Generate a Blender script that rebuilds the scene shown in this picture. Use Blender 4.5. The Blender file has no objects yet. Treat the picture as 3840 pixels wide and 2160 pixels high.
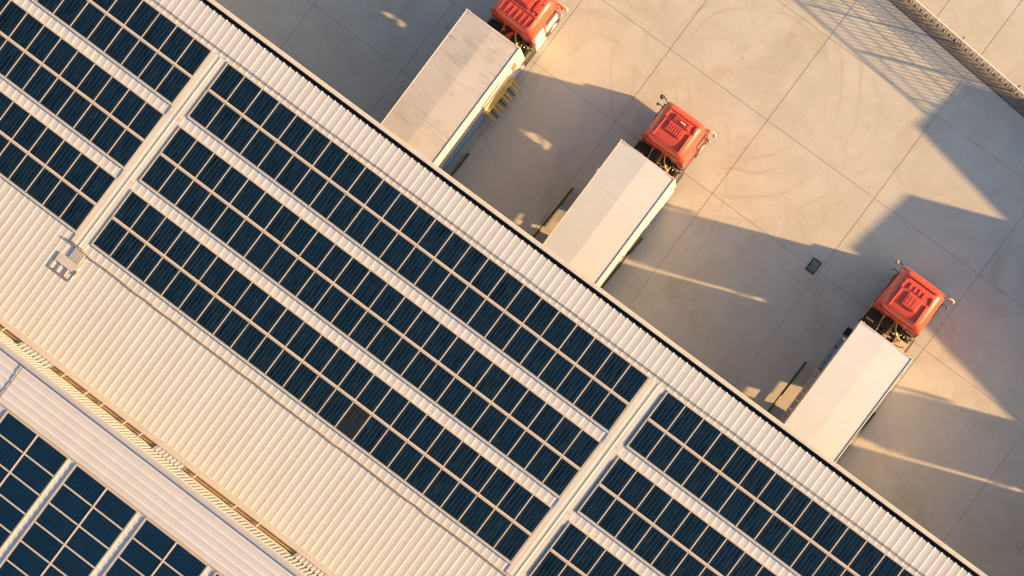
import bpy, bmesh, math, random
from mathutils import Vector, Matrix
random.seed(7)
S = bpy.context.scene
COL = S.collection
R = math.radians

# ------------------------------------------------------------------ helpers
class MB:
    """collects faces, then links them as one mesh object"""
    def __init__(self): self.v = []; self.f = []
    def quad(self, a, b, c, d):
        n = len(self.v); self.v += [tuple(a), tuple(b), tuple(c), tuple(d)]; self.f.append((n, n+1, n+2, n+3)); return self
    def poly(self, pts):
        n = len(self.v); self.v += [tuple(p) for p in pts]; self.f.append(tuple(range(n, n+len(pts)))); return self
    def box(self, x0, x1, y0, y1, z0, z1):
        n = len(self.v)
        self.v += [(x0,y0,z0),(x1,y0,z0),(x1,y1,z0),(x0,y1,z0),(x0,y0,z1),(x1,y0,z1),(x1,y1,z1),(x0,y1,z1)]
        self.f += [tuple(n+i for i in t) for t in ((3,2,1,0),(4,5,6,7),(0,1,5,4),(1,2,6,5),(2,3,7,6),(3,0,4,7))]; return self
    def bar(self, a, b, w, h):
        """box beam from a to b, w wide and h high, centred on the line"""
        a = Vector(a); b = Vector(b); d = (b-a).normalized()
        up = Vector((0,0,1)) if abs(d.z) < .95 else Vector((1,0,0))
        s = d.cross(up).normalized()*w/2; t = s.cross(d).normalized()*h/2
        n = len(self.v)
        for p in (a, b): self.v += [tuple(p-s-t), tuple(p+s-t), tuple(p+s+t), tuple(p-s+t)]
        self.f += [tuple(n+i for i in q) for q in ((0,1,2,3),(7,6,5,4),(0,4,5,1),(1,5,6,2),(2,6,7,3),(3,7,4,0))]; return self
    def tube(self, pts, r, k=8):
        pts = [Vector(p) for p in pts]; n0 = len(self.v); m = len(pts)
        for i, p in enumerate(pts):
            d = (pts[min(i+1,m-1)]-pts[max(i-1,0)]).normalized()
            up = Vector((0,0,1)) if abs(d.z) < .9 else Vector((1,0,0))
            s = d.cross(up).normalized(); t = s.cross(d).normalized()
            rr = r[i] if isinstance(r, (list, tuple)) else r
            for j in range(k):
                a = 2*math.pi*j/k; self.v.append(tuple(p+(s*math.cos(a)+t*math.sin(a))*rr))
        for i in range(m-1):
            for j in range(k):
                a = n0+i*k+j; b = n0+i*k+(j+1)%k
                self.f.append((a, b, b+k, a+k))
        self.f.append(tuple(n0+j for j in reversed(range(k)))); self.f.append(tuple(n0+(m-1)*k+j for j in range(k))); return self
    def build(self, name, mat, parent=None, smooth=False, bevel=0, sub=0):
        me = bpy.data.meshes.new(name); me.from_pydata(self.v, [], self.f); me.update()
        bm = bmesh.new(); bm.from_mesh(me); bmesh.ops.recalc_face_normals(bm, faces=bm.faces); bm.to_mesh(me); bm.free()
        me.materials.append(mat)
        if smooth:
            for p in me.polygons: p.use_smooth = True
        o = bpy.data.objects.new(name, me); COL.objects.link(o)
        if parent is not None: o.parent = parent
        if bevel:
            m = o.modifiers.new('edges', 'BEVEL'); m.width = bevel; m.segments = 2; m.limit_method = 'ANGLE'; m.angle_limit = R(35)
        if sub:
            m = o.modifiers.new('round', 'SUBSURF'); m.levels = sub; m.render_levels = sub
        return o

def thing(name, label, cat, loc=(0,0,0), rot=0, group=None):
    o = bpy.data.objects.new(name, None); o.empty_display_size = .2; COL.objects.link(o)
    o.location = loc; o.rotation_euler = (0,0,rot)
    return tag(o, label, cat, group)
def tag(o, label, cat, group=None):
    o['label'] = label; o['category'] = cat
    if group: o['group'] = group
    return o
def struct(o): o['kind'] = 'structure'; return o

# ------------------------------------------------------------------ materials
def node_mat(name):
    m = bpy.data.materials.new(name); m.use_nodes = True
    nt = m.node_tree; return m, nt, nt.nodes['Principled BSDF']
def N(nt, t, **kw):
    n = nt.nodes.new(t)
    for k, v in kw.items():
        if k in n.inputs.keys() if hasattr(n.inputs, 'keys') else False: n.inputs[k].default_value = v
        else: setattr(n, k, v)
    return n
def mathn(nt, op, a, b=None, c=None, clamp=False):
    n = nt.nodes.new('ShaderNodeMath'); n.operation = op; n.use_clamp = clamp
    for i, x in enumerate((a, b, c)):
        if x is None: continue
        if isinstance(x, (int, float)): n.inputs[i].default_value = x
        else: nt.links.new(x, n.inputs[i])
    return n.outputs[0]
def mix(nt, fac, a, b, mode='MIX'):
    n = nt.nodes.new('ShaderNodeMix'); n.data_type = 'RGBA'; n.blend_type = mode; n.clamp_result = False
    for k, x in ((0, fac), (6, a), (7, b)):
        if isinstance(x, (int, float)): n.inputs[k].default_value = x
        elif isinstance(x, (tuple, list)): n.inputs[k].default_value = (*x[:3], 1)
        else: nt.links.new(x, n.inputs[k])
    return n.outputs[2]
def noise(nt, vec, scale, detail=4, rough=.55, dist=0):
    n = nt.nodes.new('ShaderNodeTexNoise'); n.inputs['Scale'].default_value = scale
    n.inputs['Detail'].default_value = detail; n.inputs['Roughness'].default_value = rough; n.inputs['Distortion'].default_value = dist
    if vec is not None: nt.links.new(vec, n.inputs['Vector'])
    return n.outputs['Fac']
def ramp(nt, fac, p0, p1, c0=(0,0,0), c1=(1,1,1)):
    n = nt.nodes.new('ShaderNodeValToRGB'); nt.links.new(fac, n.inputs[0])
    e = n.color_ramp.elements; e[0].position = p0; e[1].position = p1; e[0].color = (*c0,1); e[1].color = (*c1,1)
    return n.outputs[0]
def mapped(nt, vec, scale=(1,1,1), loc=(0,0,0), rot=(0,0,0)):
    n = nt.nodes.new('ShaderNodeMapping'); nt.links.new(vec, n.inputs['Vector'])
    n.inputs['Scale'].default_value = scale; n.inputs['Location'].default_value = loc; n.inputs['Rotation'].default_value = rot
    return n.outputs[0]
def objco(nt): return nt.nodes.new('ShaderNodeTexCoord').outputs['Object']
def bump(nt, bsdf, h, strength, dist=.01):
    n = nt.nodes.new('ShaderNodeBump'); n.inputs['Strength'].default_value = strength; n.inputs['Distance'].default_value = dist
    nt.links.new(h, n.inputs['Height']); nt.links.new(n.outputs[0], bsdf.inputs['Normal'])

def paint(name, col, rough=.45, metal=0, var=.12, dirt=None, dirt_amt=.35, scale=3, stretch=(1,1,1), coat=0, spec=.5, bumpy=0):
    """painted / metal / plastic surface with uneven colour, wear and optional dirt"""
    m, nt, b = node_mat(name); co = objco(nt)
    n1 = noise(nt, mapped(nt, co, stretch), scale, 6, .6)
    n2 = noise(nt, co, scale*9, 3, .6)
    c = mix(nt, ramp(nt, n1, .3, .75), [x*(1-var) for x in col], [min(1, x*(1+var*.6)) for x in col])
    c = mix(nt, ramp(nt, n2, .45, .8, (0,0,0), (.35,.35,.35)), c, [x*(1-var*1.5) for x in col])
    if dirt:
        n3 = noise(nt, mapped(nt, co, stretch, (3,5,1)), scale*1.7, 7, .65, .4)
        f = mathn(nt, 'MULTIPLY', ramp(nt, n3, .5, .78), dirt_amt)
        c = mix(nt, f, c, dirt)
    nt.links.new(c, b.inputs['Base Color'])
    r = mathn(nt, 'MULTIPLY_ADD', n1, .25, rough-.12, clamp=True); nt.links.new(r, b.inputs['Roughness'])
    b.inputs['Metallic'].default_value = metal; b.inputs['Specular IOR Level'].default_value = spec
    b.inputs['Coat Weight'].default_value = coat; b.inputs['Coat Roughness'].default_value = .22
    if bumpy: bump(nt, b, n1, bumpy, .02)
    return m

def concrete(name):
    m, nt, b = node_mat(name); co = objco(nt)
    big = noise(nt, co, .11, 5, .6, .6); mid = noise(nt, co, .7, 7, .65, .3); fine = noise(nt, co, 9, 6, .7); grit = noise(nt, co, 60, 3, .6)
    c = mix(nt, ramp(nt, big, .3, .7), (.405,.38,.325), (.48,.45,.395))
    c = mix(nt, mathn(nt,'MULTIPLY',ramp(nt, mid, .42, .72),.75), c, (.515,.48,.42))
    c = mix(nt, mathn(nt,'MULTIPLY',ramp(nt, noise(nt, mapped(nt,co,(1,1,1),(7,2,0)), .45, 8, .7, .8), .52, .70),.65), c, (.36,.30,.21))
    c = mix(nt, mathn(nt,'MULTIPLY',ramp(nt, fine, .5, .8),.35), c, (.36,.33,.29))
    c = mix(nt, mathn(nt,'MULTIPLY',ramp(nt, grit, .58, .74),.55), c, (.30,.27,.24))
    vo = nt.nodes.new('ShaderNodeTexVoronoi'); vo.inputs['Scale'].default_value = .55; vo.inputs['Randomness'].default_value = 1; nt.links.new(co, vo.inputs['Vector'])
    vc = nt.nodes.new('ShaderNodeSeparateColor'); nt.links.new(vo.outputs['Color'], vc.inputs[0])
    rad = mathn(nt, 'MULTIPLY', mathn(nt, 'SUBTRACT', vc.outputs[0], .45, clamp=True), .11)
    c = mix(nt, mathn(nt,'MULTIPLY',mathn(nt,'LESS_THAN',vo.outputs['Distance'],rad),.55), c, (.17,.145,.12))
    # curved tyre scuffs
    sep = nt.nodes.new('ShaderNodeSeparateXYZ'); nt.links.new(mapped(nt, co), sep.inputs[0])
    wob = mathn(nt, 'MULTIPLY', mathn(nt, 'SUBTRACT', noise(nt, co, .5, 2), .5), .5)
    tot = None
    patch = ramp(nt, noise(nt, co, .35, 3, .6), .42, .6); streak = ramp(nt, noise(nt, co, 5, 4, .7), .3, .7)
    for (cx, cy, r, w, a) in TYRE:
        dx = mathn(nt, 'SUBTRACT', sep.outputs[0], cx); dy = mathn(nt, 'SUBTRACT', sep.outputs[1], cy)
        d = mathn(nt, 'SQRT', mathn(nt, 'ADD', mathn(nt,'MULTIPLY',dx,dx), mathn(nt,'MULTIPLY',dy,dy)))
        d = mathn(nt, 'ABSOLUTE', mathn(nt, 'SUBTRACT', mathn(nt,'ADD',d,wob), r))
        k = mathn(nt, 'MULTIPLY', mathn(nt, 'SUBTRACT', 1, mathn(nt, 'DIVIDE', d, w), clamp=True), a)
        tot = k if tot is None else mathn(nt, 'MAXIMUM', tot, k)
    f = mathn(nt, 'MULTIPLY', mathn(nt, 'MULTIPLY', tot, patch), mathn(nt,'MULTIPLY_ADD',streak,.5,.5))
    c = mix(nt, f, c, (.33,.24,.15))
    nt.links.new(c, b.inputs['Base Color']); b.inputs['Roughness'].default_value = .82; b.inputs['Specular IOR Level'].default_value = .3
    h = mathn(nt, 'ADD', mathn(nt,'MULTIPLY',fine,.6), mathn(nt,'MULTIPLY',grit,.4)); bump(nt, b, h, .25, .006)
    return m
TYRE = [(-6.9,13.6,3.1,.10,.6),(-6.9,13.6,3.65,.10,.55),(-7.0,13.4,4.6,.12,.45),(-7.0,13.4,5.5,.10,.35),(-12.0,9.0,4.3,.12,.45),(-11.5,6.5,7.0,.10,.4),(-12,17.5,4.4,.10,.35),(-5.5,22,7,.12,.3)]

def cell_glass(name, kind):
    """solar laminate: object space is centred on the panel"""
    m, nt, b = node_mat(name); co = objco(nt)
    rnd = nt.nodes.new('ShaderNodeObjectInfo').outputs['Random']
    sep = nt.nodes.new('ShaderNodeSeparateXYZ'); nt.links.new(co, sep.inputs[0])
    off = nt.nodes.new('ShaderNodeCombineXYZ'); nt.links.new(mathn(nt,'MULTIPLY',rnd,37.0), off.inputs[0]); nt.links.new(mathn(nt,'MULTIPLY',rnd,91.0), off.inputs[1])
    va = nt.nodes.new('ShaderNodeVectorMath'); va.operation = 'ADD'; nt.links.new(co, va.inputs[0]); nt.links.new(off.outputs[0], va.inputs[1])
    sh = va.outputs[0]
    if kind == 'strip':
        base0, base1 = (.0012,.0100,.0280), (.0028,.0180,.0420)
        s1 = noise(nt, mapped(nt, sh, (17, .8, 1)), 1.0, 3, .6); s2 = noise(nt, mapped(nt, sh, (30, 1.6, 1)), 1.0, 2, .5)
        c = mix(nt, ramp(nt, s1, .35, .66), base0, base1)
        c = mix(nt, mathn(nt,'MULTIPLY',ramp(nt, s2, .55, .64),.6), c, (.022,.044,.064))
        c = mix(nt, mathn(nt,'MULTIPLY',ramp(nt, s1, .50, .58),.9), c, (.0004,.0025,.007))
        # ribbon wires down the panel
        w = mathn(nt, 'ABSOLUTE', mathn(nt, 'SUBTRACT', mathn(nt, 'FRACT', mathn(nt,'MULTIPLY_ADD',sep.outputs[0], 6.4, .5)), .5))
        c = mix(nt, mathn(nt,'MULTIPLY',mathn(nt,'LESS_THAN',w,.10),.6), c, (.026,.050,.076))
        edge = mathn(nt, 'MAXIMUM', mathn(nt,'GREATER_THAN', mathn(nt,'ABSOLUTE',sep.outputs[0]), .355), mathn(nt,'GREATER_THAN', mathn(nt,'ABSOLUTE',mathn(nt,'SUBTRACT',sep.outputs[1],.02)), .55))
        c = mix(nt, edge, c, (.0045,.013,.024))
    else:
        c = mix(nt, ramp(nt, noise(nt, sh, 2.2, 4), .3, .7), (.0035,.020,.050), (.007,.031,.072))
        fx = mathn(nt,'FRACT',mathn(nt,'MULTIPLY',sep.outputs[0],7.4)); fy = mathn(nt,'FRACT',mathn(nt,'MULTIPLY_ADD',sep.outputs[1],7.6,.5))
        g = mathn(nt,'MAXIMUM', mathn(nt,'LESS_THAN',fx,.16), mathn(nt,'LESS_THAN',fy,.16))
        vor = nt.nodes.new('ShaderNodeTexVoronoi'); vor.inputs['Scale'].default_value = 7.5; nt.links.new(sh, vor.inputs['Vector'])
        vs = nt.nodes.new('ShaderNodeSeparateColor'); nt.links.new(vor.outputs['Color'], vs.inputs[0])
        c = mix(nt, mathn(nt,'MULTIPLY',vs.outputs[0],.45), c, (.005,.018,.040))
        c = mix(nt, mathn(nt,'MULTIPLY',g,.75), c, (.001,.005,.014))
    c = mix(nt, mathn(nt,'MULTIPLY',rnd,.25), c, (.002,.015,.034))
    dust = ramp(nt, noise(nt, sh, 5, 6, .7), .58, .85)
    c = mix(nt, mathn(nt,'MULTIPLY',dust,.06), c, (.11,.11,.11))
    nt.links.new(c, b.inputs['Base Color'])
    b.inputs['Roughness'].default_value = .3; b.inputs['Specular IOR Level'].default_value = .12
    bump(nt, b, noise(nt, sh, 1.6, 2), .05, .02)
    return m

def dirty_roof(name, col, dark, amt, seam):
    """trailer roof skin: long smears across, thin cross seams"""
    m, nt, b = node_mat(name); co = objco(nt)
    n1 = noise(nt, co, .8, 5, .6)
    c = mix(nt, ramp(nt, n1, .3, .7), [x*.93 for x in col], col)
    st = noise(nt, mapped(nt, co, (.9, 7, 1)), 1.3, 7, .72, .2); area = ramp(nt, noise(nt, mapped(nt,co,(1,1,1),(2.3,.4,0)), .62, 3, .6), .44, .62)
    c = mix(nt, mathn(nt,'MULTIPLY',mathn(nt,'MULTIPLY',ramp(nt, st, .42, .72), area), amt), c, dark)
    fine = noise(nt, co, 24, 4, .7); c = mix(nt, mathn(nt,'MULTIPLY',ramp(nt,fine,.55,.8),.12), c, dark)
    sep = nt.nodes.new('ShaderNodeSeparateXYZ'); nt.links.new(co, sep.inputs[0])
    w = mathn(nt,'ABSOLUTE',mathn(nt,'SUBTRACT',mathn(nt,'FRACT',mathn(nt,'MULTIPLY',sep.outputs[1],.83)),.5))
    gate = ramp(nt, noise(nt, co, 1.1, 2), .45, .6)
    c = mix(nt, mathn(nt,'MULTIPLY',mathn(nt,'MULTIPLY',mathn(nt,'LESS_THAN',w,.008),gate), seam), c, (.25,.22,.19))
    nt.links.new(c, b.inputs['Base Color']); b.inputs['Roughness'].default_value = .55
    bump(nt, b, n1, .08, .02)
    return m

M = {}
M['yard'] = concrete('yard_concrete')
M['joint'] = paint('joint_filler', (.10,.08,.06), .9, var=.3)
M['gutter_strip'] = paint('gutter_concrete', (.20,.17,.145), .85, var=.3, dirt=(.09,.075,.06), dirt_amt=.6, scale=1.5)
M['roof'] = paint('coated_roof_steel', (.50,.487,.485), .55, var=.05, dirt=(.42,.37,.31), dirt_amt=.3, scale=.7, stretch=(3,.35,1))
M['clad'] = paint('cladding_steel', (.285,.28,.29), .5, var=.05, dirt=(.24,.20,.16), dirt_amt=.3, scale=1.2, stretch=(3,1,.4))
M['flash'] = paint('flashing_steel', (.46,.43,.40), .5, var=.07, dirt=(.42,.34,.27), dirt_amt=.45, scale=1.1)
M['lip'] = paint('gutter_lip_steel', (.55,.50,.43), .4, var=.06, dirt=(.36,.28,.21), dirt_amt=.5, scale=1.5)
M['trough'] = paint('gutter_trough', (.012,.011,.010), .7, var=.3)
M['brown'] = paint('stained_valley', (.48,.37,.25), .7, var=.2, dirt=(.24,.15,.08), dirt_amt=.5, scale=1.5)
M['wall'] = paint('wall_panel', (.34,.32,.29), .6, var=.08)
M['soffit'] = paint('soffit_steel', (.30,.28,.26), .6, var=.1)
M['rubber'] = paint('black_rubber', (.012,.012,.013), .8, var=.3)
M['alu'] = paint('anodised_frame', (.50,.44,.355), .42, var=.08, dirt=(.45,.33,.25), dirt_amt=.5, scale=4)
M['rail'] = paint('mounting_rail', (.50,.435,.37), .4, var=.08, dirt=(.50,.36,.29), dirt_amt=.5, scale=2.5)
M['rail_w'] = paint('pale_rail', (.62,.61,.57), .4, var=.05)
M['cells'] = cell_glass('striped_cells', 'strip')
M['cells_b'] = cell_glass('gridded_cells', 'grid')
M['walk'] = paint('walkway_tray', (.52,.50,.46), .45, var=.08, dirt=(.45,.34,.24), dirt_amt=.6, scale=1.1, stretch=(4,.5,1))
M['wire'] = paint('rusty_wire', (.26,.16,.07), .6, var=.3, scale=6)
M['wire_d'] = paint('dark_wire', (.06,.04,.025), .6, var=.3, scale=6)
M['wire_y'] = paint('tan_conduit', (.50,.33,.17), .5, var=.2, scale=5)
M['blue'] = paint('blue_conduit', (.012,.055,.14), .4, var=.2, scale=4)
M['red'] = paint('red_truck_paint', (.55,.066,.034), .38, var=.10, dirt=(.36,.08,.05), dirt_amt=.4, scale=2, coat=.35)
M['red_d'] = paint('dark_red_trim', (.30,.028,.014), .42, var=.15, scale=3, coat=.3)
M['black'] = paint('chassis_black', (.012,.0115,.012), .5, var=.35, dirt=(.05,.04,.028), dirt_amt=.5, scale=5)
M['steel'] = paint('worn_steel', (.40,.33,.24), .4, metal=.6, var=.25, scale=8)
M['brass'] = paint('brass_fitting', (.55,.36,.13), .35, metal=.5, var=.2, scale=8)
M['glass'] = paint('dark_window', (.012,.014,.016), .08, var=.1, spec=.6)
M['mirror_b'] = paint('mirror_plastic', (.035,.035,.035), .35, var=.2)
M['mirror_t'] = paint('tan_mirror_shell', (.42,.33,.24), .4, var=.2, scale=6)
M['tyre'] = paint('tyre_rubber', (.02,.019,.018), .85, var=.3)
M['hub'] = paint('wheel_steel', (.45,.43,.40), .4, metal=.5, var=.2)
M['tr1'] = dirty_roof('grimy_trailer_roof', (.48,.45,.43), (.20,.18,.165), .7, .7)
M['tr2'] = dirty_roof('cream_trailer_roof', (.555,.555,.545), (.45,.43,.40), .25, .5)
M['tr3'] = dirty_roof('clean_trailer_roof', (.61,.62,.62), (.52,.50,.48), .15, .15)
M['twhite'] = paint('trailer_wall_paint', (.44,.425,.44), .42, var=.05, dirt=(.45,.36,.25), dirt_amt=.3, scale=1.5, coat=.2)
M['trim'] = paint('trailer_trim', (.66,.63,.58), .35, var=.05, dirt=(.5,.42,.32), dirt_amt=.3)
M['seal'] = paint('roof_seal', (.16,.11,.07), .7, var=.3)
M['sidebrown'] = paint('brown_recess', (.33,.13,.04), .6, var=.2, scale=4)
M['yellow'] = paint('yellow_paint', (.68,.40,.045), .45, var=.15, dirt=(.25,.13,.03), dirt_amt=.6, scale=4)
M['skirt'] = paint('sky_blue_skirt', (.055,.30,.60), .4, var=.1, scale=3)
M['locker'] = paint('grey_locker', (.20,.24,.29), .5, var=.15, scale=3, dirt=(.10,.11,.12))
M['tan'] = paint('tan_locker', (.52,.40,.27), .6, var=.15, scale=3, dirt=(.25,.18,.11))
M['olive'] = paint('olive_rail', (.085,.070,.016), .5, var=.35, dirt=(.03,.025,.012), dirt_amt=.8, scale=5)
M['grate'] = paint('cast_grate', (.022,.034,.042), .5, metal=.3, var=.3, scale=8)
M['gratebar'] = paint('worn_grate_bar', (.42,.48,.50), .35, metal=.2, var=.3, scale=9)
M['fence'] = paint('weathered_fence', (.10,.078,.058), .6, var=.3, dirt=(.22,.16,.11), dirt_amt=.5, scale=3)
M['fence_m'] = paint('dull_fence_rail', (.27,.22,.175), .45, var=.3, dirt=(.06,.045,.03), dirt_amt=.6, scale=4)
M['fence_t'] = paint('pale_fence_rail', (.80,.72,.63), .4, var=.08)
M['cabin'] = paint('cabin_steel', (.55,.52,.48), .5, var=.1)
M['orange'] = paint('amber_lens', (.55,.13,.02), .3, var=.1)

# ------------------------------------------------------------------ camera and light
# world: X runs along the warehouse eave, Y out into the yard; the camera hangs 100 m above the origin
ANG = R(-36.8025)
rows = [(.99750016,.00235189,.07062501),(.00235189,.99778729,-.06644538),(-.07062501,.06644538,.99528746)]
Mx = Matrix(((math.cos(ANG), math.sin(ANG), 0), (-math.sin(ANG), math.cos(ANG), 0), (0,0,1)))
cam = bpy.data.objects.new('camera', bpy.data.cameras.new('camera')); COL.objects.link(cam)
cam.matrix_world = Matrix.Translation((0,0,100)) @ (Mx @ Matrix(rows)).to_4x4()
cam.data.sensor_width = 36; cam.data.lens = 9287/3840*36; cam.data.clip_start = 1; cam.data.clip_end = 3000
S.camera = cam
SUN_EL = R(14.5); sx, sy = .9317, .3632
sv = Vector((sx*math.cos(SUN_EL), sy*math.cos(SUN_EL), math.sin(SUN_EL)))
sun = bpy.data.objects.new('sun', bpy.data.lights.new('sun', 'SUN')); COL.objects.link(sun)
sun.location = (60,25,60); sun.rotation_euler = (-sv).to_track_quat('-Z', 'Y').to_euler()
sun.data.energy = 5; sun.data.angle = R(.9); sun.data.color = (1, .62, .265)
W = bpy.data.worlds.new('World'); S.world = W; W.use_nodes = True
bg = W.node_tree.nodes['Background']; sky = W.node_tree.nodes.new('ShaderNodeTexSky'); sky.sky_type = 'NISHITA'
sky.sun_disc = False; sky.sun_elevation = SUN_EL; sky.sun_rotation = math.atan2(sx, sy); sky.dust_density = 1.8; sky.air_density = 1.0; sky.ozone_density = 1.4
W.node_tree.links.new(sky.outputs[0], bg.inputs['Color']); bg.inputs['Strength'].default_value = .088
S.view_settings.view_transform = 'Standard'; S.view_settings.look = 'None'; S.view_settings.gamma = 1; S.view_settings.use_curve_mapping = False
S.view_settings.exposure = 1.63
S.cycles.max_bounces = 6; S.cycles.diffuse_bounces = 3

# ------------------------------------------------------------------ yard
struct(MB().quad((-400,-400,0),(400,-400,0),(400,400,0),(-400,400,0)).build('yard_ground', M['yard']))
jm = MB()
def jl(x0, y0, x1, y1, w=.010): jm.bar((x0,y0,.004),(x1,y1,.004),w,.001)
for x, y0, y1 in ((-23.25,2,19.2),(-18.65,2,30),(-14.45,2,30),(-10.35,2,30),(-5.45,2,30),(-.12,2,40),(5.05,2,40),(10.2,2,40)):
    jl(x,y0,x-.02,y1)
for y, x0, x1 in ((5.55,-33,-17.3),(9.0,-33,25),(12.72,-33,25),(16.9,-33,25),(24,-33,25)):
    jl(x0,y+.02,x1,y-.02)
jl(-2.47,19.5,-2.5,24)
struct(jm.build('pavement_joints', M['joint']))
# shallow drain strip in front of the fence
FL = lambda x: 19.93-.0912*(x+3.88)
g = MB(); a0, a1 = -16, 14
g.quad((a0,FL(a0)-.42,.006),(a1,FL(a1)-.42,.006),(a1,FL(a1)+.06,.006),(a0,FL(a0)+.06,.006))
struct(g.build('drain_strip', M['gutter_strip']))
struct(MB().bar((a0,FL(a0)-.42,.010),(a1,FL(a1)-.42,.010),.04,.006).build('drain_slot', M['joint']))

t = thing('drain_grate', 'small dark steel drain grate with worn bars set in the yard slab', 'drain grate', (-.455,9.065,0))
MB().box(-.18,.18,-.27,.27,.005,.012).build('sump', M['grate'], t)
fr = MB()
for b in ((-.20,.20,-.30,-.265),(-.20,.20,.265,.30),(-.20,-.165,-.265,.265),(.165,.20,-.265,.265)): fr.box(*b,.004,.03)
fr.build('frame', M['grate'], t)
for i in range(5):
    x = -.125+i*.0625; MB().tube([(x,-.26,.024),(x+.008,0,.027),(x,.26,.024)], .011, 6).build('bar', M['gratebar'], t, smooth=True)

# ------------------------------------------------------------------ fence
t = thing('metal_fence', 'tall galvanised slatted fence with lattice wires along the far yard boundary', 'fence', (0,0,0))
FH = 1.68
for z, w, h in ((1.66,.05,.04),(1.42,.020,.022),(1.18,.020,.012),(.96,.020,.02),(.72,.020,.02),(.45,.020,.02)):
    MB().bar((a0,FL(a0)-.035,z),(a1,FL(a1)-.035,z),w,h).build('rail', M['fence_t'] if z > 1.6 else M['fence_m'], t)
for i in range(11):
    x = a0+.4+i*2.9; y = FL(x)+.09; MB().box(x-.028,x+.028,y-.028,y+.028,0,1.67).build('post', M['fence'], t)
pk = MB(); x = a0+.1
while x < a1:
    y = FL(x); pk.box(x-.020,x+.020,y+.0,y+.02,.12,1.63); x += .30
pk.build('picket_panel', M['fence'], t)
pk = MB(); x = a0+.25
while x < a1:
    y = FL(x); pk.box(x-.055,x+.055,y+.002,y+.018,.05,.70); x += .30
pk.build('slat_lattice', M['fence'], t)
pk = MB(); x = a0
while x < a1:
    dx = random.uniform(.25,.9); z0 = random.choice((.2,.45,.74)); z1 = z0+random.choice((.24,.28,-.25))
    yo = random.uniform(-.09,-.05)
    pk.tube([(x,FL(x)+yo,z0),(x+dx*.5,FL(x)+yo-.03,(z0+z1)/2+random.uniform(-.05,.05)),(x+dx,FL(x+dx)+yo,z1)], .004, 5); x += dx*random.uniform(.5,1.0)
pk.build('wire_mesh', M['fence_m'], t)

# ------------------------------------------------------------------ warehouse
ZR = 7.95; U0, U1 = -46.0, 26.0; VE = 2.66; VJ = -11.47
def ribbed(u0, u1, v0, v1, z, p, h, along='v', phase=0):
    """trapezoidal sheet; ribs run along v (or u)"""
    mb = MB(); x = (u0 if along == 'v' else v0)+phase; end = (u1 if along == 'v' else v1)
    prof = ((0,0),(.40,0),(.74,.68),(.79,1),(.82,1),(1.0,0))
    pts = []
    while x < end-.001:
        for a, b in prof[:-1]: pts.append((x+a*p, z+b*h))
        x += p
    pts.append((x, z))
    for (x0,z0),(x1,z1) in zip(pts, pts[1:]):
        if along == 'v': mb.quad((x0,v0,z0),(x1,v0,z1),(x1,v1,z1),(x0,v1,z0))
        else: mb.quad((u0,x0,z0),(u1,x0,z0),(u1,x1,z1),(u0,x1,z1))
    return mb, pts
wh = thing('warehouse', 'long low warehouse with white ribbed roof carrying most of the solar panels', 'building')
mb, pts = ribbed(U0, U1, VJ, VE, ZR, .3057, .0100)
rf = mb.build('roof', M['roof'], wh)
pk = MB()   # closed rib ends over the gutter
for i in range(0, len(pts)-5, 5):
    a, b, c, d = pts[i+2:i+6]; pk.poly([(a[0],VE+.02,a[1]-.01),(b[0],VE+.02,b[1]+.016),(c[0],VE+.02,c[1]+.016),(d[0],VE+.02,d[1])]).poly([(a[0],VE-.02,a[1]-.002),(a[0],VE+.02,a[1]-.01),(b[0],VE+.02,b[1]+.016),(b[0],VE-.05,b[1]+.002)]).poly([(b[0],VE-.05,b[1]+.002),(b[0],VE+.02,b[1]+.016),(c[0],VE+.02,c[1]+.016),(c[0],VE-.05,c[1]+.002)]).poly([(c[0],VE-.05,c[1]+.002),(c[0],VE+.02,c[1]+.016),(d[0],VE+.02,d[1]),(d[0],VE-.02,d[1]+.002)])
pk.build('rib_caps', M['roof'], wh)
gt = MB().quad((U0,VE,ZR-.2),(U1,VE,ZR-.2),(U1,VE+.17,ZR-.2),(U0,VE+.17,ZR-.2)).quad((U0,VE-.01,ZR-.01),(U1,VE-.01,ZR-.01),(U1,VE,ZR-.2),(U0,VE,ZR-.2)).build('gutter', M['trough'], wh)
lp = MB().box(U0,U1,VE+.165,VE+.31,ZR-.32,ZR+.06).build('gutter_lip', M['lip'], gt, bevel=.012)
MB().box(U0,U1,VE+.31,VE+.335,ZR-.30,ZR-.02).build('gutter_edge', M['flash'], gt)
MB().box(U0,U1,.55,VE+.2,ZR-.36,ZR-.325).build('soffit', M['soffit'], wh)
MB().box(U0,U1,-11.4,.5,0,ZR-.05).build('wall', M['wall'], wh)
for c in (-16.0,-8.08,3.5,16.25):
    d = MB(); d.box(c-1.75,c-1.4,.5,.85,.9,4.6); d.box(c+1.4,c+1.75,.5,.85,.9,4.6); d.box(c-1.4,c+1.4,.5,.85,4.15,4.6)
    ds = d.build('dock_shelter', M['rubber'], wh)
    MB().box(c-1.4,c+1.4,.505,.56,1.1,4.15).build('dock_door', M['twhite'], ds)
# flashing strip where the roof meets the taller hall, and the open valley gutter beyond it
ST = MB().box(U0,U1,-11.68,VJ+.03,ZR+.02,ZR+.075).build('junction_flashing', M['flash'], wh, bevel=.008)
MB().box(U0,U1,-11.84,-11.68,ZR-.06,ZR-.02).build('valley_gutter', M['brown'], wh)
SLOTS = ((-23.9,-22.55),(-21.0,-16.05),(-14.7,-9.4))

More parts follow.
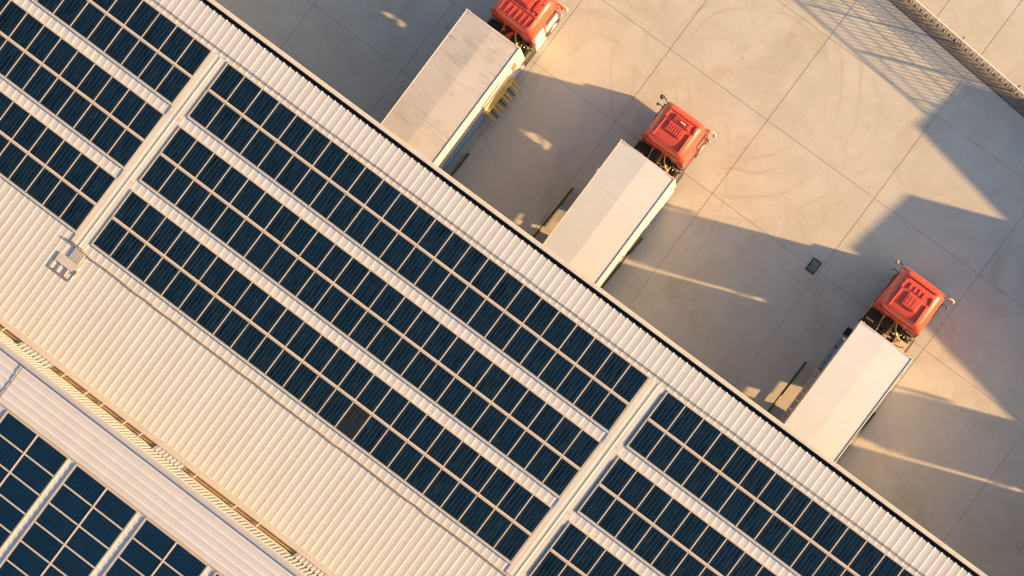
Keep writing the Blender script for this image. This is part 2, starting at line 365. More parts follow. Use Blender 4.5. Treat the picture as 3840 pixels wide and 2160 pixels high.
# ------------------------------------------------------------------ taller hall
ZH = 11.52; VW = -11.82
hall = thing('upper_hall', 'taller hall behind the warehouse with corrugated cream wall and ribbed roof', 'building')
def corrugated_wall(u0, u1, z0, z1):
    mb = MB(); x = u0; p = .178
    prof = ((0,0),(.42,0),(.54,1),(.88,1),(1,0)); pts = []
    while x < u1-.01:
        for a, b in prof[:-1]: pts.append((x+a*p, VW-.045+b*.045))
        x += p
    pts.append((x, VW-.045))
    for (x0,y0),(x1,y1) in zip(pts, pts[1:]): mb.quad((x0,y0,z0),(x1,y1,z0),(x1,y1,z1),(x0,y0,z1))
    return mb
cl = corrugated_wall(U0, U1, ZR+.62, ZH+.05).build('wall_cladding', M['clad'], hall)
MB().box(U0,U1,-34,VW-.045,ZR-.2,ZR+.75).build('wall_base', M['brown'], hall)
edges = [U0]+[e for s in SLOTS for e in s]+[U1]
for a, b in zip(edges[0::2], edges[1::2]):
    # lower cladding skirts hide the valley everywhere but at the open lengths
    sk = MB(); x = a; p = .178
    while x < b-.02:
        for q0, q1, h0, h1 in ((0,.42,0,0),(.42,.54,0,1),(.54,.88,1,1),(.88,1,1,0)):
            xa, xb = x+q0*p, min(x+q1*p, b)
            sk.quad((xa,VW-.02+h0*.022,ZR+.62),(xb,VW-.02+h1*.022,ZR+.62),(xb,VW+.125+h1*.014,ZR+.085),(xa,VW+.125+h0*.014,ZR+.085))
        x += p
    sk.build('skirt_cladding', M['clad'], hall)
for a, b in SLOTS:
    x = a+.5
    while x < b-.2:
        MB().bar((x,VW-.02,ZR+.30),(x+.03,VW+.17,ZR+.09),.05,.03).build('gutter_bracket', M['clad'], hall); x += random.choice((.75,1.1,1.9))
    MB().bar((a,VW+.03,ZR+.02),(b,VW+.03,ZR+.02),.025,.025).build('valley_pipe', M['wire_y'], hall)
mb, _ = ribbed(U0, U1, -34, VW-.06, ZH-.02, .3057, .012, 'u')
hr = mb.build('roof', M['roof'], hall)
MB().box(U0,U1,-11.915,-11.70,ZH+.0,ZH+.045).build('coping', M['flash'], hall, bevel=.01)

# wires
def wire(label, pts, r, mat, name='lightning_conductor', cat='roof wire'):
    o = MB().tube(pts, r, 6).build(name, mat, smooth=True); return tag(o, label, cat)
def kinked(x0, x1, y, z, amp, step=.9):
    out = []; x = x0
    while x < x1: out.append((x, y+random.uniform(-amp,amp), z+random.uniform(0,amp*.4))); x += step*random.uniform(.6,1.3)
    return out+[(x1,y,z)]
wire('thin dark earthing wire strung across the roof ribs beside the gutter', kinked(U0, U1, 1.62, ZR+.035, .012), .013, M['wire_d'])
wire('tan conduit running below the lowest panel row across the open ribs', kinked(-23.68, U1, -7.625, ZR+.045, .022, .7), .022, M['wire_y'], 'roof_conduit', 'conduit')
wire('short dark wire lying across the upper hall roof from its coping', [(-21.12,-11.92,ZH+.03),(-21.12,-12.6,ZH+.014),(-21.14,-13.45,ZH+.014)], .014, M['wire_d'])
wire('thin brown wire along the panel edge nearest the coping on the upper roof', kinked(-24, U1, -13.50, ZH+.02, .008), .013, M['wire'])

# ------------------------------------------------------------------ solar panels
ORD = 'first second third fourth fifth sixth seventh eighth ninth tenth eleventh twelfth thirteenth fourteenth fifteenth sixteenth seventeenth eighteenth nineteenth twentieth twenty-first twenty-second twenty-third twenty-fourth'.split()
PZ = 8.0
def panel_proto(w, l, mat, th=.035, f=.022):
    g = MB().quad((-w/2+f,-l/2+f,-.004),(w/2-f,-l/2+f,-.004),(w/2-f,l/2-f,-.004),(-w/2+f,l/2-f,-.004)).build('solar_panel', mat)
    fr = MB()
    fr.box(-w/2,w/2,-l/2,-l/2+f,-th,0); fr.box(-w/2,w/2,l/2-f,l/2,-th,0)
    fr.box(-w/2,-w/2+f,-l/2+f,l/2-f,-th,0); fr.box(w/2-f,w/2,-l/2+f,l/2-f,-th,0)
    fo = fr.build('frame', M['alu'], g)
    return g, fo
PW, PL = .8275, 1.215
gp, fp = panel_proto(PW-.006, PL, M['cells'])
COUNT = [0]
def place(proto, x, y, z, label, group, tilt):
    g0, f0 = proto
    if COUNT[0] == 0 or proto not in USED:
        o, c = g0, f0; USED.append(proto)
    else:
        o = g0.copy(); c = f0.copy(); COL.objects.link(o); COL.objects.link(c); c.parent = o
    o.location = (x, y, z); o.rotation_euler = tilt
    tag(o, label, 'solar panel', group); COUNT[0] += 1
    return o
USED = []
def px(u, v, z):
    """where a point falls in the frame, as a fraction of its width and height"""
    q = cam.matrix_world.inverted() @ Vector((u,v,z)); k = cam.data.lens/36/-q.z
    return .5+q.x*k, .5-q.y*k*16/9
def near_frame(u, v, z, m=.05):
    a, b = px(u, v, z); return -m < a < 1+m and -m*1.5 < b < 1+m*1.5
PAIRS = (1.42, -1.60, -4.62)
brown = None
for arr, side, u_ref, sgn, n in (('upper-left','right',-23.47,-1,16), ('central','left',-22.68,1,24), ('lower-right','left',-1.94,1,20)):
    for k, vt in enumerate(PAIRS):
        for r2 in (0, 1):
            vc = vt-.025-PL/2-r2*(PL+.075)
            for i in range(n):
                uc = u_ref+sgn*(i+.5)*PW
                if not near_frame(uc, vc, PZ): continue
                row = 2*k+r2
                lab = f'dark solar panel {ORD[i]} from {side} end, {ORD[row]} row from the gutter, {arr} array'
                o = place((gp,fp), uc, vc, PZ+random.uniform(-.002,.002), lab, 'solar panels on the warehouse roof', (R(random.uniform(-.25,.25)), R(random.uniform(-.25,.25)), 0))
                if arr == 'central' and row == 5 and i == 14: brown = o
if brown:
    m2 = M['cells'].copy(); m2.name = 'brown_tinted_cells'
    nt = m2.node_tree; b = nt.nodes['Principled BSDF']; l = b.inputs['Base Color'].links[0].from_socket
    nt.links.new(mix(nt, .38, l, (.030,.025,.024)), b.inputs['Base Color'])
    brown.data = brown.data.copy(); brown.data.materials[0] = m2
    brown['label'] = 'brown-tinted solar panel in the lowest row of the central array, unlike its dark neighbours'
# mounting frames
def rack(u0, u1, vt, label):
    t = thing('mounting_rack', label, 'mounting rack', ((u0+u1)/2, vt-1.27, PZ), 0, 'panel racks on the warehouse roof')
    h = (u1-u0)/2; L = 1.27
    MB().box(-h,h,-.034,.034,-.05,.012).build('middle_rail', M['rail'], t, bevel=.006)
    MB().box(-h-.03,h+.03,L-.022,L+.012,-.06,.004).build('upper_rail', M['rail'], t)
    MB().box(-h-.03,h+.03,-L-.05,-L-.012,-.06,.006).build('lower_rail', M['rail_w'], t)
    for s in (-1, 1): MB().box(min(s*(h+.004),s*(h+.034)),max(s*(h+.004),s*(h+.034)),-L-.012,L-.022,-.06,.006).build('end_rail', M['alu'], t)
    for q in range(int(2*h/1.6)):
        x = -h+.8+q*1.6; MB().box(x-.02,x+.02,-L,L,-.075,-.05).build('purlin_strut', M['rail'], t)
nm = ('gutter-side', 'middle', 'innermost')
for arr, u0, u1 in (('upper-left',-23.47-16*PW,-23.47), ('central',-22.68,-22.68+24*PW), ('lower-right',-1.94,-1.94+20*PW)):
    for k, vt in enumerate(PAIRS): rack(u0, u1, vt, f'pale metal rack holding the {nm[k]} pair of panel rows in the {arr} array')
# panels on the taller hall
gp2, fp2 = panel_proto(1.395, .845, M['cells_b'], .04, .026)
bl = ('first','second','third','fourth')
for bi, u0 in enumerate((-20.57,-17.37,-14.15,-10.93)):
    for ci in (0, 1):
        for ri in range(9):
            uc = u0+.7+ci*1.405; vc = -13.57-.425-ri*.853
            if near_frame(uc, vc, ZH+.022, .04):
                place((gp2,fp2), uc, vc, ZH+.022, f'blue gridded solar panel on the upper hall, {bl[bi]} block, {("left","right")[ci]} column, {ORD[ri]} row from coping', 'solar panels on the upper hall roof', (0,0,0))
for bi, u0 in enumerate((-20.57,-17.37,-14.15,-10.93)):
    t = thing('mounting_rack', f'pale metal rack holding the {bl[bi]} block of blue panels on the upper hall', 'mounting rack', (u0+1.4,-13.56,ZH+.022), 0, 'panel racks on the upper hall')
    for x in (-1.43,1.43): MB().box(x-.022,x+.022,-7.8,0,-.07,.006).build('side_rail', M['alu'], t)
    MB().box(-.03,.03,-7.8,0,-.06,.010).build('middle_rail', M['rail'], t)
    MB().box(-1.41,1.41,.004,.034,-.07,.004).build('top_rail', M['alu'], t)

# walkways between the arrays
def walkway(u0, u1, label):
    t = thing('roof_walkway', label, 'walkway', (u0,0,0), 0, 'folded metal walkways between the arrays')
    w = u1-u0; prof = [(0,.0),(.0,.034),(.30*w,.034),(.34*w,.026),(.46*w,.026),(.52*w,.040),(.57*w,.040),(.63*w,.028),(.97*w,.022),(.97*w,0)]
    mb = MB()
    for (x0,z0),(x1,z1) in zip(prof, prof[1:]): mb.quad((x0,-7.55,ZR+z0),(x1,-7.55,ZR+z1),(x1,1.40,ZR+z1),(x0,1.40,ZR+z0))
    mb.build('tray_cover', M['walk'], t)
    for y in (-4.4,-1.4): MB().box(.02*w,.96*w,y-.012,y+.012,ZR+.02,ZR+.038).build('cover_strap', M['walk'], t)
walkway(-23.42,-22.73,'pale folded walkway ending at the louvred roof hatch between two panel arrays')
walkway(-2.77,-2.06,'pale folded walkway beside the blue conduits near the lower-right panel array')
for y0, y1, lab in ((-1.12,1.22,'nearest the gutter'),(-4.22,-1.86,'beside the middle pair of panel rows'),(-7.12,-4.84,'farthest from the gutter')):
    o = MB().box(-2.045,-1.998,y0,y1,ZR+.01,ZR+.055).build('blue_conduit', M['blue'], bevel=.008)
    tag(o, f'blue cable conduit on the walkway edge, length {lab}', 'conduit', 'blue conduits along the walkway')
# roof hatch / step at the foot of the walkway
t = thing('roof_hatch', 'pale metal roof hatch with louvres and a railed landing below the walkway', 'roof hatch', (-23,-8.2,ZR))
MB().box(-.49,.49,-.28,.08,.03,.05).build('cover_plate', M['flash'], t, bevel=.008)
MB().box(-.10,.40,.10,.56,.018,.03).build('louvre_base', M['flash'], t)
for i in range(8):
    x = -.07+i*.062; MB().box(x-.016,x+.016,.10,.55,.03,.055).build('louvre', M['walk'], t)
fm = MB()
for b in ((-.46,-.42,-.62,-.28),(-.15,-.11,-.58,-.28),(.16,.20,-.58,-.28),(.46,.50,-.62,-.28)): fm.box(*b,.03,.055)
fm.build('landing_frame', M['flash'], t)
MB().box(-.46,.50,-.64,-.60,.03,.05).build('toe_rail', M['wire'], t)
MB().box(.205,.455,-.59,-.28,.017,.03).build('landing_plate', M['walk'], t)
MB().box(.52,.55,-.30,-.12,.03,.10).build('grab_post', M['wire_y'], t)

# ------------------------------------------------------------------ guide rails in the dock bays
def guide(x0, y0, x1, label):
    t = thing('guide_rail', label, 'wheel guide', (x1,1.0,0), 0, 'olive wheel guides in the dock bays')
    L = y0-1.0; dx = x0-x1
    MB().tube([(0,0,.16),(dx*.5,L*.5,.16),(dx,L,.16)], .05, 10).build('tube', M['olive'], t, smooth=True)
    MB().tube([(dx,L,.16),(dx,L+.03,.16)], .058, 10).build('end_cap', M['joint'], t)
    for q in (.25,.55,.85): MB().box(dx*q-.04,dx*q+.04,L*q-.06,L*q+.06,0,.12).build('foot', M['olive'], t)
for a in ((-14.38,4.39,-14.46,'short olive wheel guide beside the blue-skirted trailer'),(-10.12,5.78,-10.28,'olive wheel guide on the shaded side of the cream trailer'),
          (-6.65,5.84,-6.87,'olive wheel guide on the sunlit side of the cream trailer'),(1.6,5.75,1.55,'olive wheel guide beside the trailer with tan lockers, shaded side'),
          (5.0,5.75,4.79,'olive wheel guide close against the sunlit flank of the whitest trailer')): guide(*a)

# ------------------------------------------------------------------ vehicles
def wheel(parent, x, y, r, w):
    s = 1 if x > 0 else -1
    ty = MB().tube([(x-w/2,y,r),(x-w*.38,y,r),(x+w*.38,y,r),(x+w/2,y,r)], [r*.92,r,r,r*.92], 20).build('wheel', M['tyre'], parent, smooth=False)
    MB().tube([(x+s*(w/2-.02),y,r),(x+s*(w/2+.015),y,r)], [r*.55,r*.5], 16).build('rim', M['hub'], ty)

def coil(a, b, turns, rad, n=60, sag=.12):
    a = Vector(a); b = Vector(b); d = (b-a).normalized(); s = d.cross(Vector((0,0,1))).normalized(); u2 = s.cross(d); out = []
    for i in range(n+1):
        q = i/n; p = a.lerp(b, q)-Vector((0,0,sag*math.sin(math.pi*q))); an = turns*2*math.pi*q
        k = rad*min(1, 6*q, 6*(1-q)); out.append(p+(s*math.cos(an)+u2*math.sin(an))*k)
    return out

def tractor(name_label, loc, style, group='red tractor units at the docks', w=1.03, front=1.78):
    """local origin under the cab's rear edge; +Y drives forward"""
    t = thing('tractor_unit', name_label, 'truck', loc, 0, group)
    # cab shell: rings across the width, one per station along Y
    def ring(y, hw, zt, zb=.95, sh=1.0):
        pts = [(-hw,zb),(-hw,1.7),(-hw,2.35),(-hw+.02,2.75),(-hw+.09,3.05*zt/3.42),(-hw+.20,zt-.10),(-hw+.36,zt),(-hw*.3,zt+.025)]
        return [(x,y,z) for x, z in pts]+[(-x,y,z) for x, z in reversed(pts)]
    st = [(-.10,w-.06,3.02),(-.09,w-.03,3.05),(-.02,w-.01,3.22),(.03,w,3.36),(.30,w,3.42),(.9,w-.005,3.44),(1.30,w-.01,3.42),(front-.28,w-.02,3.36),(front-.10,w-.06,3.14),(front-.02,w-.13,2.75),(front+.03,w-.18,2.3),(front+.05,w-.20,1.5),(front+.05,w-.20,.95)]
    mb = MB(); rings = []
    for y, hw, zt in st:
        r = [(x, yy, min(z, max(zt,.96))) for x, yy, z in ring(y, hw, zt)] if zt > 2.5 else [(x, yy, .95+(z-.95)*(zt-.95)/2.5+.0) for x, yy, z in ring(y, hw, 3.42)]
        rings.append(r)
    nn = len(rings[0])
    for r in rings: mb.v += r
    for i in range(len(rings)-1):
        for j in range(nn-1): a = i*nn+j; mb.f.append((a,a+1,a+nn+1,a+nn))
    mb.f.append(tuple(range(nn))); mb.f.append(tuple((len(rings)-1)*nn+j for j in reversed(range(nn))))
    cab = mb.build('cab', M['red'], t, smooth=True, sub=2)
    # rear fairing lip
    MB().bar((-w+.10,-.10,3.0),(w-.10,-.10,3.0),.05,.10).build('rear_fairing', M['red_d'], t, bevel=.02)
    for s in (-1, 1): MB().bar((s*(w-.015),-.10,1.15),(s*(w-.05),-.10,2.95),.07,.05).build('rear_fairing', M['red_d'], t, bevel=.015)
    # windscreen, side windows, doors lines
    MB().quad((-w+.24,front-.005,2.02),(w-.24,front-.005,2.02),(w-.22,front-.17,2.98),(-w+.22,front-.17,2.98)).build('windscreen', M['glass'], t)
    for s in (-1, 1):
        wd = MB().box(min(s*(w-.03),s*(w+.008)),max(s*(w-.03),s*(w+.008)),.75,1.45,2.02,2.66).build('side_window', M['glass'], t, bevel=.01)
        MB().box(min(s*w,s*(w+.012)),max(s*w,s*(w+.012)),.62,.64,1.15,2.75).build('door_gap', M['red_d'], t)
        MB().box(min(s*w,s*(w+.035)),max(s*w,s*(w+.035)),.74,.88,1.72,1.77).build('door_handle', M['black'], t, bevel=.008)
        MB().box(min(s*w,s*(w+.03)),max(s*w,s*(w+.03)),.1,1.5,1.02,1.10).build('sill_trim', M['red_d'], t, bevel=.01)
        hl = MB().box(min(s*.5,s*.82),max(s*.5,s*.82),front+.10,front+.17,.72,.92).build('headlight', M['rail_w'], t, bevel=.02)
        # mirrors on bent arms
        hx, hy = s*(w+.28), front-.08
        am = MB().tube([(s*(w-.12),front-.18,2.82),(s*(w+.08),front-.10,2.90),(s*(w+.22),front-.05,2.86),(hx,hy,2.70)], [.03,.028,.024,.024], 7).build('mirror_arm', M['mirror_b'] if s < 0 else M['mirror_t'], t, smooth=True)
        sh = M['mirror_b'] if (style == 'vent' and s < 0) else M['mirror_t']
        MB().tube([(hx,hy,2.74),(hx,hy,2.70),(hx,hy+.01,2.45),(hx,hy,2.16),(hx,hy,2.10)], [.03,.065,.08,.07,.03], 10).build('mirror', sh, am, smooth=True)
        MB().tube([(s*(w-.04),front-.42,2.55),(s*(w+.14),front-.38,2.6),(s*(w+.24),front-.40,2.5)], .018, 6).build('mirror_arm', M['black'], t, smooth=True)
        MB().tube([(s*(w+.25),front-.40,2.56),(s*(w+.25),front-.40,2.5),(s*(w+.25),front-.40,2.36),(s*(w+.25),front-.40,2.30)], [.02,.05,.055,.02], 8).build('mirror', M['red_d'] if style == 'hatch' and s > 0 else sh, t, smooth=True)
    MB().box(-w+.06,w-.06,front+.02,front+.15,.42,.98).build('bumper', M['red'], t, bevel=.05)
    MB().box(-.55,.55,front+.03,front+.075,1.05,1.75).build('grille', M['black'], t, bevel=.02)
    # roof relief
    zr = 3.44
    MB().bar((-.70,front-.30,3.40),(.70,front-.30,3.40),.10,.06).build('roof_visor', M['red'], t, bevel=.025)
    if style != 'ribs':
        for s in (-1, 1):
            MB().bar((s*.63,.10,zr-.015),(s*.60,.92,zr+.005),.075,.09).build('roof_rib', M['red'], t, bevel=.025)
            MB().bar((s*.67,.98,zr-.02),(s*.62,1.32,zr-.01),.11,.085).build('roof_rib', M['red'], t, bevel=.03)
    if style == 'vent':
        h = MB().box(-.40,.36,.55,.95,zr-.02,zr+.05).build('roof_vent', M['red'], t, bevel=.015)
        for i in range(6): MB().box(-.33+i*.105,-.30+i*.105,.60,.90,zr+.045,zr+.066).build('louvre', M['red'], h, bevel=.006)
        MB().box(-.37,.33,.735,.75,zr+.045,zr+.06).build('louvre_bar', M['red'], h)
        h2 = MB().box(-.34,.44,.99,1.30,zr-.02,zr+.042).build('roof_vent', M['red'], t, bevel=.02)
        for i in range(8): MB().box(-.29+i*.085,-.26+i*.085,1.03,1.26,zr+.035,zr+.058).build('louvre', M['red'], h2, bevel=.005)
        MB().box(-.02,.20,1.10,1.15,zr+.06,zr+.10).build('maker_plate', M['trim'], h2, bevel=.004)
    elif style == 'hatch':
        h = MB().box(-.30,.36,.42,1.0,zr-.03,zr+.055).build('roof_hatch', M['red'], t, bevel=.04)
        MB().box(-.20,.26,.50,.92,zr+.05,zr+.066).build('hatch_lid', M['red'], h, bevel=.012)
        for x in (-.05,.12): MB().box(x-.012,x+.012,.53,.89,zr+.06,zr+.078).build('lid_rib', M['red'], h, bevel=.005)
        for i, x in enumerate((-.36,-.14,.06,.26)): MB().box(x-.05,x+.05,1.06,1.32-.03*(i%2),zr-.02,zr+.034).build('roof_boss', M['red'], t, bevel=.012)
    else:
        for i in range(7):
            x = -.72+i*.24
            MB().box(x-.018,x+.018,.08,.56,zr-.06,zr+.004).build('roof_rib', M['red'], t, bevel=.006)
            MB().box(x-.018,x+.018,.70,1.30,zr-.03,zr+.014).build('roof_rib', M['red'], t, bevel=.006)
        MB().box(-.80,.80,.60,.64,zr-.02,zr+.012).build('roof_seam', M['red_d'], t)
        h = MB().box(-.36,.30,.74,1.22,zr,zr+.055).build('roof_hatch', M['red'], t, bevel=.04)
        MB().box(-.27,.21,.82,1.14,zr+.07,zr+.10).build('hatch_lid', M['red'], h, bevel=.015)
        MB().box(.42,.70,.80,1.2,zr-.01,zr+.05).build('roof_boss', M['red'], t, bevel=.015)
    for s in (-1, 1):
        MB().box(min(s*(w-.06),s*(w-.01)),max(s*(w-.06),s*(w-.01)),-.08,.56,.10,.97).build('cab_light_block', M['black'] if style != 'ribs' else M['trim'], t, bevel=.02)  # boards added under both cab sides to stop low sun passing
        if style == 'ribs' and s > 0: MB().box(w-.02,w+.012,.66,1.42,1.05,1.95).build('door_highlight', M['trim'], t, bevel=.02); MB().box(w-.02,w+.012,-.02,.58,1.05,2.6).build('side_highlight', M['trim'], t, bevel=.02)  # cream on the sun side only: its bright highlight painted as panels
        MB().box(min(s*(w-.30),s*(w-.02)),max(s*(w-.30),s*(w-.02)),.50,1.60,.90,.97).build('wheel_arch', M['black'], t, bevel=.02)
    # chassis behind the cab
    ch = MB()
    for x in (-.40,.40): ch.box(x-.04,x+.04,-4.2,1.6,.72,.98)
    for y in (-.15,-.62,-1.2,-2.2,-3.4): ch.box(-.36,.36,y-.05,y+.05,.76,.94)
    ch.build('chassis', M['black'], t)
    MB().box(-.36,.36,.0,1.62,.22,1.02).build('engine_light_block', M['black'], t, bevel=.04)  # engine bulk added so that no sun gets through beneath the cab
    MB().box(-.36,.36,-.95,-.5,.985,1.0).build('catwalk', M['black'], t)
    bx = MB().box(-1.12,-.52,-.84,-.14,.22,1.08).build('battery_box', M['black'], t, bevel=.05)
    MB().box(-.98,-.62,-.62,-.54,1.075,1.11).build('box_latch', M['brass'], bx, bevel=.01)
    MB().box(-1.09,-.82,-.46,-.20,1.07,1.12).build('box_lid', M['black'], bx, bevel=.015)
    MB().box(-.34,-.05,-.55,-.08,.98,1.45).build('air_cleaner', M['black'], t, bevel=.04)
    MB().box(.02,.34,-.42,-.10,.98,1.28).build('cooler_box', M['black'], t, bevel=.03)
    MB().tube([(-.30,-.70,1.08),(.30,-.70,1.08)], .085, 12).build('air_tank', M['black'], t, smooth=True)
    ft = MB().tube([(.84,-.88,.80),(.84,-.84,.80),(.84,-.16,.80),(.84,-.12,.80)], [.2,.29,.29,.2], 16).build('fuel_tank', M['black'], t, smooth=False)
    MB().tube([(.84,-.3,1.07),(.84,-.3,1.13)], .05, 10).build('tank_cap', M['brass'], ft)
    MB().box(.58,1.08,-.88,-.12,.22,.55).build('tank_light_block', M['black'], t, bevel=.03)  # box added under the tank to block low sunlight
    for y in (-.72,-.26): MB().box(.55,1.13,y-.02,y+.02,1.06,1.10).build('tank_strap', M['steel'], ft)
    MB().tube([(.48,-.06,.9),(.46,-.08,1.3),(.44,-.07,1.9),(.40,.0,2.1)], .055, 10).build('exhaust', M['steel'], t, smooth=True)
    for i in range(5): MB().tube([(.40+.14*(i%3),-.36-.14*(i//3),1.0),(.40+.14*(i%3),-.36-.14*(i//3),1.14)], [.035,.03], 8).build('valve', M['brass'] if i % 2 else M['rail_w'], t, smooth=True)
    MB().tube(coil((-.25,-.06,1.9),(-.12,-.80,1.5),7,.05), .014, 5).build('air_hose', M['rubber'], t, smooth=True)
    MB().tube(coil((.05,-.06,1.9),(.06,-.80,1.5),7,.05), .014, 5).build('air_hose', M['brass'] if style != 'ribs' else M['red'], t, smooth=True)
    MB().tube([(.10,-.06,1.7),(.22,-.30,1.35),(.42,-.48,1.22),(.62,-.62,1.2),(.74,-.66,1.22)], .028, 8).build('hose', M['brass'], t, smooth=True)
    MB().tube([(-.42,-.08,1.6),(-.44,-.3,1.4),(-.38,-.6,1.3),(-.36,-.85,1.35)], .02, 8).build('hose', M['steel'], t, smooth=True)
    MB().bar((-1.08,-.06,1.5),(-1.12,-.80,1.16),.03,.03).build('grab_bar', M['steel'], t)
    MB().bar((-1.10,-.40,1.2),(-.30,-.62,1.28),.035,.035).build('support_bar', M['black'], t)
    MB().bar((-.05,-.30,1.35),(.42,-.72,1.30),.03,.03).build('support_bar', M['steel'] if style == 'vent' else M['black'], t)
    if style == 'hatch':
        p = MB().box(.44,1.00,-.92,-.50,1.10,1.14).build('step_plate', M['tan'], t, bevel=.008)
        MB().tube([(.50,-.86,1.15),(.62,-.80,1.155),(.76,-.80,1.15),(.92,-.70,1.155)], .014, 6).build('strap', M['rubber'], p)
        MB().box(.56,.66,-.62,-.55,1.135,1.16).build('latch', M['rubber'], p)
        MB().box(-.05,.14,-.84,-.70,1.20,1.28).build('coupling', M['brass'], t, bevel=.01)
    if style == 'ribs':
        MB().poly([(-.28,-.60,1.46),(-.06,-.62,1.46),(.12,-.18,1.50),(-.02,-.16,1.50)]).build('bracket', M['red'], t)
        MB().box(-.44,-.28,-.34,-.22,1.10,1.5).build('bracket', M['orange'], t, bevel=.01)
        MB().box(.46,1.12,-.94,-.88,1.0,1.14).build('step_beam', M['tan'], t, bevel=.01)
    MB().box(-.42,.42,-2.7,-2.0,.99,1.12).build('fifth_wheel', M['black'], t, bevel=.03)
    for x in (-.92,.92): wheel(t, x, 1.05, .47, .30)
    for x in (-.88,.88): wheel(t, x, -2.35, .47, .42)
    return t

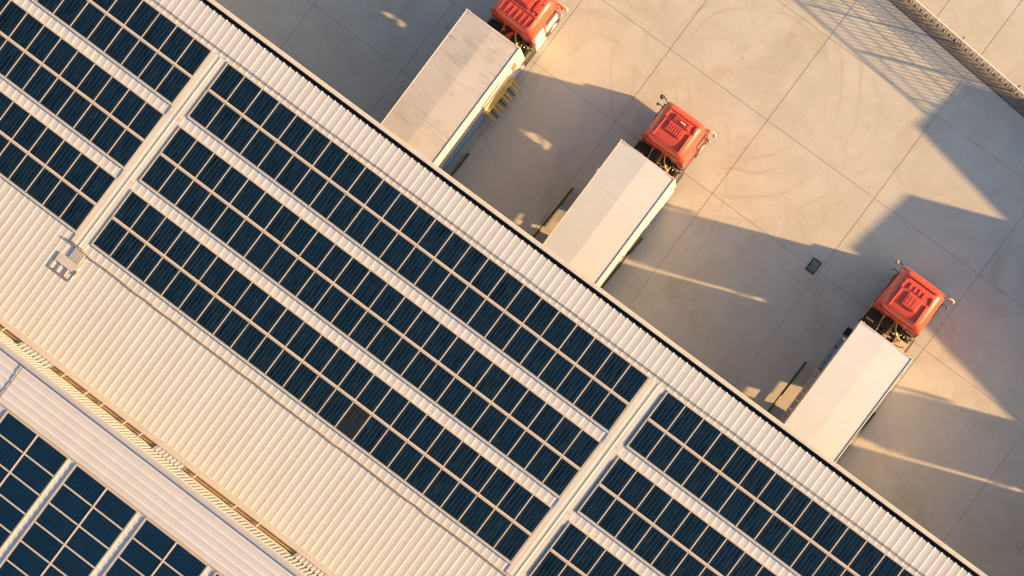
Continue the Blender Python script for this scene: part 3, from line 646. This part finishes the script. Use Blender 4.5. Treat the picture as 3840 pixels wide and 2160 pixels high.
def trailer(label, x0, x1, v1, roofmat, style, ridge=.035, v0=.82, group='white box trailers at the docks'):
    xc = (x0+x1)/2; w = (x1-x0)/2; L = v1-v0; zb, zt = 1.28, 3.98
    t = thing('box_trailer', label, 'trailer', (xc,v0,0), 0, group)
    MB().box(-w+.012,w-.012,0,L-.012,zb,zt-.01).build('box_body', M['twhite'], t)
    rf = MB()
    a = .045
    rf.quad((-w+a,a,zt),(0,a,zt+ridge),(0,L-a,zt+ridge),(-w+a,L-a,zt)).quad((0,a,zt+ridge),(w-a,a,zt),(w-a,L-a,zt),(0,L-a,zt+ridge))
    rf.poly([(-w+a,L-a,zt),(0,L-a,zt+ridge),(w-a,L-a,zt),(w-a,L-a,zt-.01),(-w+a,L-a,zt-.01)])
    rf.build('roof_skin', roofmat, t)
    tr = MB()
    for b in ((-w,-w+a-.006,0,L),(w-a+.006,w,0,L),(-w+a-.006,w-a+.006,L-a+.006,L)): tr.box(*b, zt-.10, zt+.022)
    tr.build('roof_trim', M['trim'], t, bevel=.006)
    sl = MB()
    for b in ((w-a-.006,w-a+.006,.1,L-a),(-w+a-.006,-w+a+.006,.1,L-a),(-w+a,w-a,L-a-.006,L-a+.006)): sl.box(*b, zt-.02, zt+.012)
    sl.build('roof_seal', M['seal'], t)
    for s in (-1, 1):
        MB().box(min(s*(w-.03),s*(w+.012)),max(s*(w-.03),s*(w+.012)),L-.05,L+.012,zb,zt+.03).build('corner_post', M['trim'], t, bevel=.006)
        MB().box(min(s*(w-.02),s*(w+.014)),max(s*(w-.02),s*(w+.014)),0,L-.06,zb,zb+.12).build('bottom_rail', M['trim'], t)
    MB().tube([(-w+.12,L+.015,zt-.06),(-w+.12,L+.05,zt-.06)], .03, 8).build('marker_lamp', M['orange'], t)
    MB().tube([(w-.12,L+.015,zt-.06),(w-.12,L+.05,zt-.06)], .03, 8).build('marker_lamp', M['orange'], t)
    ch = MB()
    for x in (-.45,.45): ch.box(x-.05,x+.05,.1,L-.3,1.02,zb-.002)
    for q in range(6): ch.box(-w+.15,w-.15,.5+q*1.15,.58+q*1.15,1.12,zb-.004)
    ch.build('chassis', M['black'], t)
    for y in (.7,1.75,2.75):
        for x in (-w+.28,w-.28): wheel(t, x, y, .46, .36)
    for x in (-.85,.85):
        lg = MB().box(x-.06,x+.06,L-2.3,L-2.18,.12,zb-.01).build('landing_leg', M['steel'], t)
        MB().box(x-.15,x+.15,L-2.36,L-2.12,0,.12).build('foot', M['steel'], lg, bevel=.02)
    y0, y1 = L-2.05, L-.25
    if style == 'guard':      # blue skirt and a row of yellow guard posts
        MB().box(w-.03,w+.03,1.6,5.22-.02,.62,zb-.01).build('skirt_or_light_block', M['skirt'], t, bevel=.01)
        MB().box(w-.02,w+.02,1.6,5.2,zb+.13,zb+.30).build('side_panel_stripe', M['sidebrown'], t)
        MB().box(w-.01,w+.018,5.25,L-.95,1.95,2.10).build('side_slot', M['sidebrown'], t)
        MB().box(w-.01,w+.016,5.25,L-1.55,2.72,2.80).build('side_slot', M['sidebrown'], t)
        MB().box(w-.01,w+.018,L-.72,L-.46,1.95,2.75).build('side_hatch', M['sidebrown'], t, bevel=.01)
        MB().box(w-.05,w-.005,5.2,L-.12,.22,zb-.01).build('skirt_or_light_block', M['twhite'], t, bevel=.01)  # inner skirt added to keep sun from passing under the front half
        gb = MB().box(w+.0,w+.12,5.25,L-.9,.86,1.26).build('guard_board', M['yellow'], t, bevel=.015)
        for i in range(10):
            y = 5.32+i*.185*(L-.95-5.32)/1.665
            MB().bar((w+.03,y,1.18),(w+.42,y-.03,.30),.07,.05).build('guard_post', M['olive'] if i % 3 == 1 else M['yellow'], t, bevel=.008)
        MB().box(-w,-w+.05,y0,L-.9,.2,zb-.01).build('skirt_or_light_block', M['locker'], t)  # skirt added to block sun, cut short to let a light streak through
    elif style == 'plain':
        MB().box(w-.05,w,y0,L-.12,.22,zb-.01).build('skirt_or_light_block', M['twhite'], t, bevel=.01)  # skirt added to stop sun passing under the trailer front
        for a_, b_, c_ in ((y0,L-.84,zb-.01),(L-.84,L-.02,.42)): MB().box(-w,-w+.05,a_+.002,b_-.002,.14,c_).build('skirt_or_light_block', M['twhite'], t)  # added light blocks; the low front piece leaves room for a sun streak
        MB().box(w+.014,w+.05,L-3.55,L-3.45,zb+.1,zb+.16).build('side_lamp', M['orange'], t, bevel=.01)
        MB().box(w+.0,w+.035,0,L-.3,zt-.9,zt-.86).build('rub_rail', M['trim'], t)
    else:                     # lockers along the shaded side
        yy = 2.3; sizes = [.40,.36,.42,.38,.36,.42,.34]
        for i, s_ in enumerate(sizes):
            MB().box(-w-.19,-w-.005,yy,yy+s_-.035,.82,1.22).build('side_locker', M['tan'], t, bevel=.012); yy += s_
        yy += .06
        for i, s_ in enumerate((.30,.30,.46,.42,.30,.44,.52,.30)):
            if yy+s_ > L-.66: break
            lk = MB().box(-w-.20,-w-.005,yy,yy+s_-.03,.03,1.25).build('side_locker', M['locker'], t, bevel=.012); yy += s_
        MB().box(-w,-w+.05,yy,L-.02,.03,zb-.01).build('skirt_or_light_block', M['locker'], t)  # skirt added to close off sunlight below the front end
        vn = MB().box(-w-.22,-w-.005,L-.62,L-.30,.9,1.9).build('vent_unit', M['black'], t, bevel=.02)
        for i in range(5): MB().box(-w-.23,-w-.02,L-.60+i*.055,L-.58+i*.055,1.885,1.93).build('vent_fin', M['black'], vn)
        MB().box(-w-.22,w*.2,2.0,2.06,.95,1.05).build('cross_member', M['black'], t)
        MB().box(w-.05,w,y0,L-.12,.22,zb-.01).build('skirt_or_light_block', M['twhite'], t, bevel=.01)  # sun-side skirt added as a light block under the trailer
        lb = MB().bar((w+.0,L-.62,2.0),(w+.14,L-.62,2.0),.07,.07).build('side_lamp_bracket', M['tan'], t)
        MB().box(w+.10,w+.17,L-.70,L-.54,1.92,2.10).build('lamp', M['brass'], lb, bevel=.01)
    return t

trailer('grimy white trailer with grey roof smears, blue skirt and yellow guard posts', -17.33, -14.70, 8.77, M['tr1'], 'guard', .038)
trailer('cream trailer docked between two olive wheel guides, two-tone ridge roof', -9.36, -6.74, 8.24, M['tr2'], 'plain', .042)
trailer('cleanest white trailer with grey and tan lockers along its shaded flank', 2.29, 4.74, 8.09, M['tr3'], 'locker', .02)
trailer('white trailer parked at the last dock, beyond the trailer with lockers', 15.0, 17.5, 8.09, M['tr2'], 'locker', .05)
tractor('red tractor with ribbed roof at the top edge, coupled to the grimy trailer', (-15.72,9.52,0), 'ribs', w=1.06, front=1.80)
tractor('red tractor with slatted roof vents, coupled to the cream trailer', (-7.93,9.09,0), 'vent', w=1.02, front=1.68)
tractor('red tractor with square roof hatch, coupled to the cleanest white trailer', (3.40,9.17,0), 'hatch', w=1.05, front=1.84)
tractor('red tractor coupled to the trailer at the last dock', (16.1,9.17,0), 'vent', w=1.05, front=1.84)

# two site cabins stand past the right of the photograph; only their shadows reach it
def cabin(x, y, w, L, h, label):
    t = thing('site_cabin', label, 'cabin', (x,y,0), R(-10.5), 'site cabins in the yard')
    mb = MB(); q = 0
    MB().box(.03,L-.03,.03,w-.03,.12,h-.06).build('body', M['cabin'], t)
    MB().box(0,L,0,w,h-.05,h).build('roof', M['trim'], t, bevel=.02)
    MB().box(.1,L-.1,.1,w-.1,0,.12).build('skids', M['black'], t)
    MB().box(.8,1.7,-.01,.03,.15,2.2).build('door', M['soffit'], t)
    for i in range(2):
        f = MB().box(2.6+i*2.4,4.0+i*2.4,-.012,.03,1.0,2.0).build('window', M['trim'], t)
        MB().box(2.68+i*2.4,3.92+i*2.4,-.02,-.012,1.08,1.92).build('pane', M['glass'], f)
cabin(9.75,14.25,3.2,11,2.65,'grey steel site cabin parked inside the yard fence')
cabin(8.95,19.75,2.6,11,2.65,'grey steel site cabin standing outside the yard fence')
print('panels', COUNT[0])
